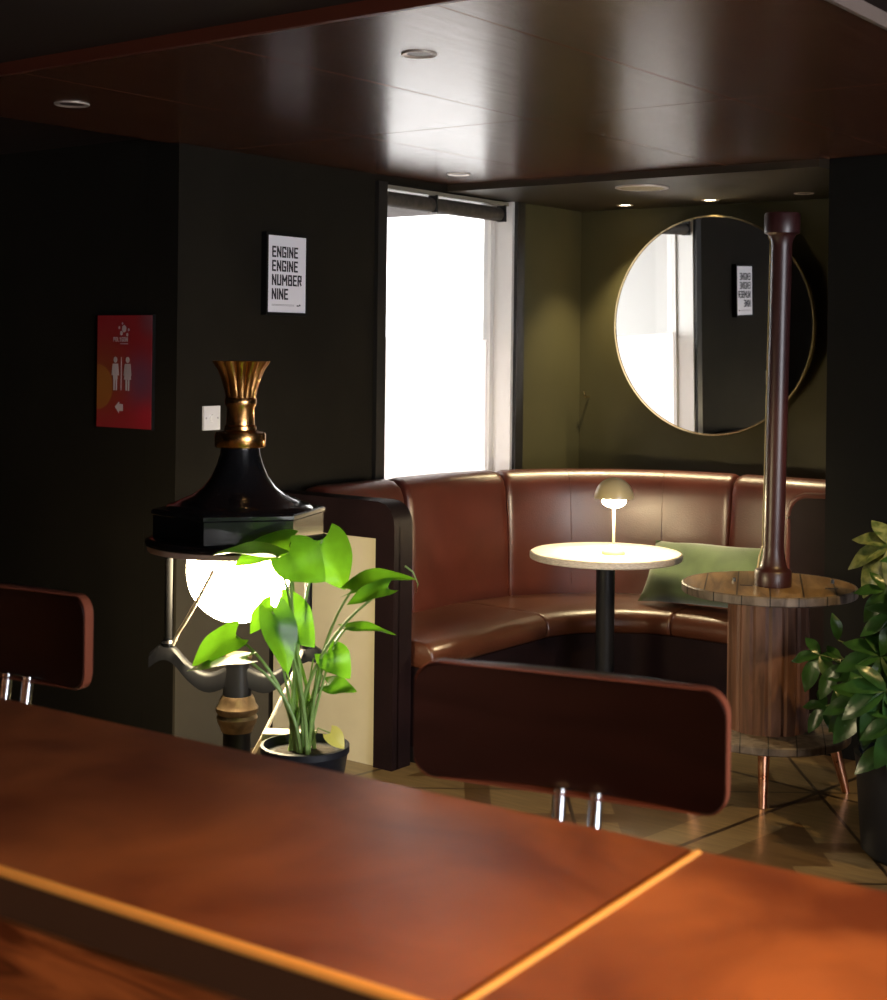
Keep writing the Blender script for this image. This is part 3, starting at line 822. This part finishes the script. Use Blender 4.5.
for s_ in (-1, 1):
    o_ = lat * (.203 * s_)
    MB().tube([o_ + Vector((0, 0, .725)), o_ + Vector((0, 0, 1.003))], .0115, 14).build('side_rod', M['rod'], ln)
    MB().lathe([(0, .705), (.022, .705), (.022, .715), (.014, .722), (.014, .73), (0, .73)], 20, c=(o_.x, o_.y)).build('rod_socket', M['black_gloss'], ln)
    # scrolled arm from the rod down to the hub: a swept flat bar
    k = MB(); pts = []
    for i in range(15):
        t = i / 14
        d = .255 - .225 * t
        z = .665 + .035 * math.sin(min(1, t / .45) * PI) - .045 * t + (.03 * math.sin((t - .45) / .55 * PI) * -1 if t > .45 else 0)
        pts.append((d, z))
    ring = []
    for i, (d, z) in enumerate(pts):
        th = .020 + .008 * (i / 14)
        nf = lat.cross(Vector((0, 0, 1)))
        base = lat * (d * s_)
        ring.append([k.bm.verts.new(base + nf * (a * .022) + Vector((0, 0, z + b * th))) for a, b in ((-1, -1), (1, -1), (1, .6), (.6, 1), (-.6, 1), (-1, .6))])
    for A, B in zip(ring, ring[1:]):
        for i in range(6):
            k.face([A[i], A[(i + 1) % 6], B[(i + 1) % 6], B[i]])
    k.face(ring[0]); k.face(list(reversed(ring[-1])))
    k.build('scroll_arm', M['black_metal'], ln, angle=50)
MB().lathe([(0, .67), (.040, .67), (.042, .676), (.040, .684), (0, .686)], 32).build('hub_cap', M['bronze'], ln)
MB().lathe([(0, .56), (.042, .56), (.040, .60), (.036, .64), (.034, .67), (0, .67)], 32).build('hub', M['black_metal'], ln)
MB().lathe([(0, .46), (.045, .46), (.050, .475), (.056, .485), (.060, .50), (.055, .51), (.062, .52), (.062, .53), (.054, .54), (.050, .555), (.044, .565), (0, .565)], 40).build('collar', M['bronze'], ln)
MB().lathe([(0, 0), (.15, 0), (.155, .01), (.155, .035), (.12, .05), (.10, .08), (.065, .11), (.05, .16), (.042, .2), (.040, .46), (0, .46)], 40).build('post', M['black_metal'], ln, angle=50)
def twine(name, pxs, D, label=None):
    pts = [at(x, y, d) - lc for (x, y, d) in pxs]
    out = []
    for a, b in zip(pts, pts[1:]):
        for i in range(8): out.append(a.lerp(b, i / 8))
    out.append(pts[-1])
    return MB().tube(out, .0055, 8).build(name, M['rope'], ln)
twine('cord', [(214, 570, 4.14), (199, 598, 4.17), (184, 624, 4.24), (178, 633, 4.28), (173, 645, 4.29)], 4.2)
twine('cord', [(302, 652, 4.28), (290, 682, 4.2), (262, 738, 4.1), (250, 760, 4.1)], 4.2)

# ------------------------------------------------------------------ low side table, plant pot, box
st = thing('side_table', 'low dark round side table under the pot of the leafy arum plant', 'table', (-2.67, 2.89, 0))
MB().lathe([(0, .335), (.25, .335), (.255, .34), (.255, .355), (.25, .36), (0, .36)], 48).build('tabletop', M['black_metal'], st)
MB().lathe([(0, .0), (.16, 0), (.16, .012), (.02, .02), (.02, .335), (0, .335)], 32).build('stem', M['black_metal'], st)
cb = MB().box(-.07, .07, -.03, .03, 0, .165).bevel(.006).build('small_box', M['cream_box'], None, loc=(-2.765, 2.985, .36))
cb.rotation_euler = (0, 0, math.radians(30))
tag(cb, 'small cream box standing behind the pot of the leafy arum plant', 'box')

def grid_leaf(mb, A, T, width, nrm, droop=.15, fold=.25, lobes=True, nL=12, nW=8, wav=.0, shape='heart'):
    A = Vector(A); T = Vector(T)
    ax = (T - A); ln_ = ax.length; ax.normalize()
    nrm = Vector(nrm); side = ax.cross(nrm).normalized(); up = side.cross(ax).normalized()
    rows = []
    for i in range(nL + 1):
        t = i / nL
        if shape == 'heart':
            wv = (math.sin(PI * min(1, (t * .92 + .08)) ** .62)) ** .85 if t < 1 else 0
            wv = max(wv, 0)
        else:
            wv = math.sin(PI * (t * .97 + .015) ** .9) ** .9
        row = []
        for j in range(nW + 1):
            s = -1 + 2 * j / nW
            x = t * ln_
            if shape == 'heart': x -= (abs(s) ** 1.6) * .20 * ln_ * max(0, 1 - t * 2.2)   # lobes reach behind the stalk
            y = s * wv * width / 2
            z = abs(s) * wv * width / 2 * fold - droop * ln_ * (t - .25) ** 2 + wav * math.sin(t * 9 + s * 2) * wv
            row.append(mb.bm.verts.new(A + ax * x + side * y + up * z))
        rows.append(row)
    for i in range(nL):
        for j in range(nW):
            mb.face([rows[i][j], rows[i][j + 1], rows[i + 1][j + 1], rows[i + 1][j]])
    bmesh.ops.remove_doubles(mb.bm, verts=mb.bm.verts, dist=.0002)

pot = at(305, 745, 3.85)
pl = thing('arum_plant', 'leafy plant with bright heart-shaped leaves in a dark pot, in front of the lantern', 'plant', (pot.x, pot.y, .36))
O = Vector((pot.x, pot.y, .36))
MB().lathe([(0, 0), (.085, 0), (.112, .165), (.116, .168), (.116, .185), (.108, .187), (.104, .165), (0, .160)], 40).build('pot', M['pot_dark'], pl, angle=50)
MB().lathe([(0, .158), (.102, .160), (.06, .168), (0, .172)], 24).build('soil', M['soil'], pl)
TOCAM = (EYE - O).normalized()
UPV = Vector((0, 0, 1))
def LV(a, b, c): return (RGT * a + UPV * b + TOCAM * c)
# attach px, tip px, depth, width, normal(right,up,to camera)
leaves = [((236, 636), (189, 662), 3.84, .105, (-.2, .75, .8), .25, .15),
          ((246, 659), (186, 668), 3.80, .075, (.0, 1, .18), .1, .1),
          ((277, 556), (213, 548), 3.80, .13, (.1, .9, -.35), .2, .2),
          ((290, 545), (232, 560), 4.00, .12, (.1, .8, .6), .25, .2),
          ((288, 553), (326, 580), 3.74, .135, (.15, .35, .9), .15, .1),
          ((322, 540), (345, 590), 3.90, .13, (-.25, .2, .95), .1, .25),
          ((352, 590), (410, 567), 3.82, .085, (-.2, .9, .45), .45, .35),
          ((388, 588), (346, 602), 3.74, .06, (.1, .7, .7), .2, .3),
          ((272, 606), (247, 631), 3.92, .075, (-.3, .6, .8), .35, .1),
          ((278, 606), (316, 646), 3.84, .13, (.2, .5, .9), .15, .1),
          ((272, 612), (290, 674), 3.74, .105, (.6, .1, .8), .1, .25),
          ((327, 652), (352, 676), 3.84, .095, (.1, .6, .8), .35, .1),
          ((327, 684), (357, 690), 3.86, .06, (0, .7, .7), .15, .1),
          ((346, 628), (396, 630), 3.86, .05, (.1, .95, .3), .2, .3)]
base_pts = []
for i, (a, t, D, wd, nv, dp, fo_) in enumerate(leaves):
    A = at(a[0], a[1], D); T = at(t[0], t[1], D - .02)
    nv = LV(*nv).normalized()
    f = MB(); grid_leaf(f, A - O, T - O, wd, nv, dp, fo_, wav=.004)
    f.build('leaf', M['leaf'], pl, angle=180)
    B = O + Vector((rnd.uniform(-.035, .035), rnd.uniform(-.03, .03), .165))
    C1 = B + Vector((0, 0, (A.z - B.z) * .55)) + (A - B) * .12
    pts = [((1 - s) ** 2) * B + 2 * s * (1 - s) * C1 + s * s * A - O for s in [k / 10 for k in range(11)]]
    MB().tube(pts, .0060, 8, r_end=.0030).build('stalk', M['stem'], pl)
for k in range(9):                                         # bare young stalks
    B = O + Vector((rnd.uniform(-.03, .03), rnd.uniform(-.03, .03), .165))
    A = at(rnd.uniform(275, 335), rnd.uniform(640, 690), 3.85)
    C1 = B.lerp(A, .5) + Vector((0, 0, .03))
    pts = [((1 - s) ** 2) * B + 2 * s * (1 - s) * C1 + s * s * A - O for s in [q_ / 8 for q_ in range(9)]]
    MB().tube(pts, .0055, 8, r_end=.002).build('stalk', M['stem'], pl)
A = at(330, 733, 3.80); T = at(345, 748, 3.79)
f = MB(); grid_leaf(f, A - O, T - O, .05, LV(0, .5, .8), .3, .2)
f.build('yellow_leaf', M['yellow_leaf'], pl, angle=180)['label'] = 'withered yellow leaf'
pts = [O * 0 + Vector((.01, 0, .165)), at(318, 728, 3.82) - O, A - O]
MB().tube(pts, .002, 6).build('stalk', M['stem'], pl)
# thin curled tail of the right-hand leaf
pts = [at(405, 566, 3.80) - O, at(413, 572, 3.80) - O, at(418, 584, 3.80) - O, at(416, 593, 3.80) - O]
MB().tube(pts, .0028, 6, r_end=.001).build('leaf_tendril', M['stem'], pl)

# ------------------------------------------------------------------ fatsia at the right edge
fp = Vector((-1.60, 4.62, 0))
fx = thing('fatsia_plant', 'dark leafy fatsia plant in a tall dark pot at the right edge', 'plant', fp)
MB().lathe([(0, 0), (.15, 0), (.17, .02), (.19, .30), (.195, .32), (.18, .325), (.17, .30), (0, .29)], 40).build('pot', M['pot_dark'], fx, angle=50)
MB().lathe([(0, .285), (.172, .29), (0, .305)], 24).build('soil', M['soil'], fx)
def palmate(center, direction, size, nrm, nl, mat):
    f = MB()
    direction = Vector(direction).normalized(); nrm = Vector(nrm).normalized()
    side = direction.cross(nrm).normalized()
    if nl == 1: angs = [0]
    else: angs = [math.radians(-115 + 230 * i / (nl - 1)) for i in range(nl)]
    for a in angs:
        d = direction * math.cos(a) + side * math.sin(a)
        l = size * (1 - .35 * abs(a) / 2)
        grid_leaf(f, center, center + d * l - nrm * .08 * l, l * (.46 if nl > 1 else .5), nrm, .3, .2, nL=8, nW=4, shape='lance', wav=.003)
    return f.build('leaf', mat, fx, angle=180)
def fl(px, py, D, tip, size, nl=7, nv=(0, .6, .7), mat='leaf_dark'):
    c = at(px, py, D); size *= 1.2
    d = at(tip[0], tip[1], D) - c
    palmate(c - fp, d, size, LV(*nv), nl, M[mat])
    B = fp + Vector((rnd.uniform(-.06, .06), rnd.uniform(-.06, .06), .29))
    C1 = B.lerp(c, .45) + Vector((0, 0, .16))
    pts = [((1 - s) ** 2) * B + 2 * s * (1 - s) * C1 + s * s * c - fp for s in [k / 10 for k in range(11)]]
    MB().tube(pts, .0045, 6, r_end=.002).build('stalk', M['stem_dark'], fx)
fl(892, 545, 4.9, (862, 590), .16, 7, (-.2, .6, .7), 'leaf_pale')
fl(885, 590, 4.8, (868, 615), .10, 5, (0, .5, .8))
fl(898, 615, 4.7, (872, 640), .12, 6)
fl(882, 655, 4.7, (852, 690), .15, 7, (-.1, .6, .8))
fl(838, 640, 4.9, (836, 618), .075, 1, (.2, 0, 1))
fl(840, 664, 4.9, (822, 690), .11, 3, (-.2, .6, .7))
fl(820, 655, 4.95, (806, 682), .11, 5, (-.3, .5, .7))
fl(868, 700, 4.6, (846, 725), .14, 7, (0, .6, .8))
fl(848, 706, 4.7, (832, 730), .085, 3, (.1, .3, 1))
fl(886, 690, 4.5, (870, 730), .15, 7, (0, .6, .8))
fl(895, 745, 4.5, (872, 758), .12, 5, (0, .7, .7))
fl(858, 678, 4.85, (838, 700), .12, 5, (-.2, .5, .8))
fl(826, 706, 5.0, (808, 728), .09, 5, (-.3, .5, .7))
fl(930, 560, 4.6, (915, 600), .16, 7); fl(940, 640, 4.5, (925, 680), .16, 7); fl(930, 700, 4.5, (915, 740), .15, 7)
fl(905, 720, 4.45, (885, 750), .14, 7)

# ------------------------------------------------------------------ bar tables (two butted together) and chairs
TR = math.radians(2.6)
def bar_table(name, label, x0, x1, yc):
    t = thing(name, label, 'bar table', ((x0 + x1) / 2, yc, 0), TR)
    hl = (x1 - x0) / 2; hw = .245
    m = MB().box(-hl, hl, -hw, hw, .992, 1.022).bevel(.006, 2); m.build('tabletop', M['copper_top'], t)
    f = MB()
    f.box(-hl, hl, -hw - .005, -hw + .001, .972, 1.016); f.box(-hl, hl, hw - .001, hw + .005, .972, 1.016)
    f.box(-hl - .0, -hl + .004, -hw, hw, .975, 1.010); f.box(hl - .004, hl, -hw, hw, .975, 1.010)
    f.build('edge_band', M['band'], t, smooth=False)
    f = MB()
    f.tube([(-hl, -hw - .002, 1.018), (hl, -hw - .002, 1.018)], .0058, 10)
    f.tube([(-hl, hw + .002, 1.018), (hl, hw + .002, 1.018)], .0022, 8)
    f.build('lit_bead', M['lit_bead'], t)
    f = MB(); f.box(-hl + .02, hl - .02, -hw + .015, -hw + .04, .86, .992); f.box(-hl + .02, hl - .02, hw - .04, hw - .015, .86, .992)
    f.box(-hl + .02, -hl + .045, -hw + .04, hw - .04, .86, .992); f.box(hl - .045, hl - .02, -hw + .04, hw - .04, .86, .992)
    f.build('apron', M['apron'], t, smooth=False)
    for sx in (-1, 1):
        for sy in (-1, 1):
            MB().box(sx * (hl - .06) - .03, sx * (hl - .06) + .03, sy * (hw - .06) - .03, sy * (hw - .06) + .03, 0, .862).bevel(.004).build('leg', M['apron'], t)
        MB().box(sx * (hl - .06) - .02, sx * (hl - .06) + .02, -hw + .09, hw - .09, .22, .27).build('footrail', M['apron'], t, smooth=False)
    return t
X0 = -.757
bar_table('bar_table', 'long copper-brown bar table in the foreground, left of the joint', X0 - 2.3, X0 - .003, 1.25 - 1.15 * math.tan(TR))
t2 = bar_table('bar_table', 'copper-brown bar table in the right foreground, butted to the longer one', X0 + .001, X0 + 1.2, 1.25 + .6 * math.tan(TR))
f = MB(); f.tube([(-.594, -.24, 1.0205), (-.594, .24, 1.0205)], .0048, 10)
f.build('joint_lit_bead', M['lit_bead'], t2)

def make_chair(label, loc, rz):
    t = thing('bar_chair', label, 'chair', loc, rz, 'bar chairs behind the bar table')
    # backrest: a slightly bowed board with rounded corners
    m = MB(); n = 24; W2, z0, z1, r = .241, .923, 1.10, .035
    outline = rounded(-W2, W2, z0, z1, r, 6)
    def bow(u): return .035 * (1 - (u / W2) ** 2)
    # subdivide by columns for the bow
    us = sorted(set([round(-W2 + 2 * W2 * i / n, 5) for i in range(n + 1)] + [round(u, 5) for u, v in outline]))
    def span(u):
        k = max(0, abs(u) - (W2 - r)); e = r - math.sqrt(max(0, r * r - k * k))
        return z0 + e, z1 - e
    rings = []
    for u in us:
        a, b = span(u); y = bow(u)
        bv = .004
        rings.append([m.bm.verts.new(p) for p in ((u, y - .015 + bv, a), (u, y - .015, a + bv), (u, y - .015, b - bv), (u, y - .015 + bv, b), (u, y + .015 - bv, b), (u, y + .015, b - bv), (u, y + .015, a + bv), (u, y + .015 - bv, a))])
    for A, B in zip(rings, rings[1:]):
        for i in range(8): m.face([A[i], A[(i + 1) % 8], B[(i + 1) % 8], B[i]])
    m.face(rings[0]); m.face(list(reversed(rings[-1])))
    m.build('backrest', M['chair_wood'], t, angle=40)
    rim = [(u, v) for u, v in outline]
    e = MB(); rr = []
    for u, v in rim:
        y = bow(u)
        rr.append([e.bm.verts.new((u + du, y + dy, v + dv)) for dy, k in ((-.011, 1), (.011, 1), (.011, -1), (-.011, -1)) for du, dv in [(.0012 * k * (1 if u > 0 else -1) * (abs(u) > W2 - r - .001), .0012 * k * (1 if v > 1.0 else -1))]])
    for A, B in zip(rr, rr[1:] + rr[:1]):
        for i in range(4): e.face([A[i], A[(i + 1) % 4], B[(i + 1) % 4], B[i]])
    e.build('backrest_lit_edge', M['chair_lit_edge'], t, angle=50)['label'] = 'red-brown edge, lightened as if lit from above'
    for x in (-.012, .044):
        MB().tube([(x, -.0 + .01, .93), (x, -.0, .86), (x, -.02, .79), (x, -.08, .735), (x, -.2, .73)], .011, 12).build('back_post', M['chrome'], t)
    m = MB().prism(rounded(-.20, .20, -.42, -.03, .06), .735, .775, lambda u, v, a: Vector((u, v, a))).bevel(.012, 3)
    m.build('seat', M['chair_wood'], t)
    for sx in (-1, 1):
        for sy in (0, 1):
            y0 = -.08 - .29 * sy
            MB().tube([(sx * .15, y0, .735), (sx * .20, y0 + (.05 if sy == 0 else -.05), 0)], .0125, 12).build('leg', M['chrome'], t)
    f = MB()
    c4 = [(-.187, -.05), (.187, -.05), (.187, -.40), (-.187, -.40)]
    for i in range(4):
        a, b = c4[i], c4[(i + 1) % 4]
        f.tube([(a[0], a[1], .25), (b[0], b[1], .25)], .008, 8)
    f.build('foot_ring', M['chrome'], t)
    return t
c1 = make_chair('dark red-brown chair at the bar table, its whole low backrest in view at centre', (-1.165, 1.855, 0), math.radians(13))
c2 = dup(c1, 'dark red-brown chair at the left edge, half out of the picture')
c2.location = (-2.455, 1.80, 0); c2.rotation_euler = (0, 0, math.radians(8))
for ch in c2.children:                   # this chair's two posts sit a little further along the board
    if ch.name.startswith('back_post'): ch.location.x += .035
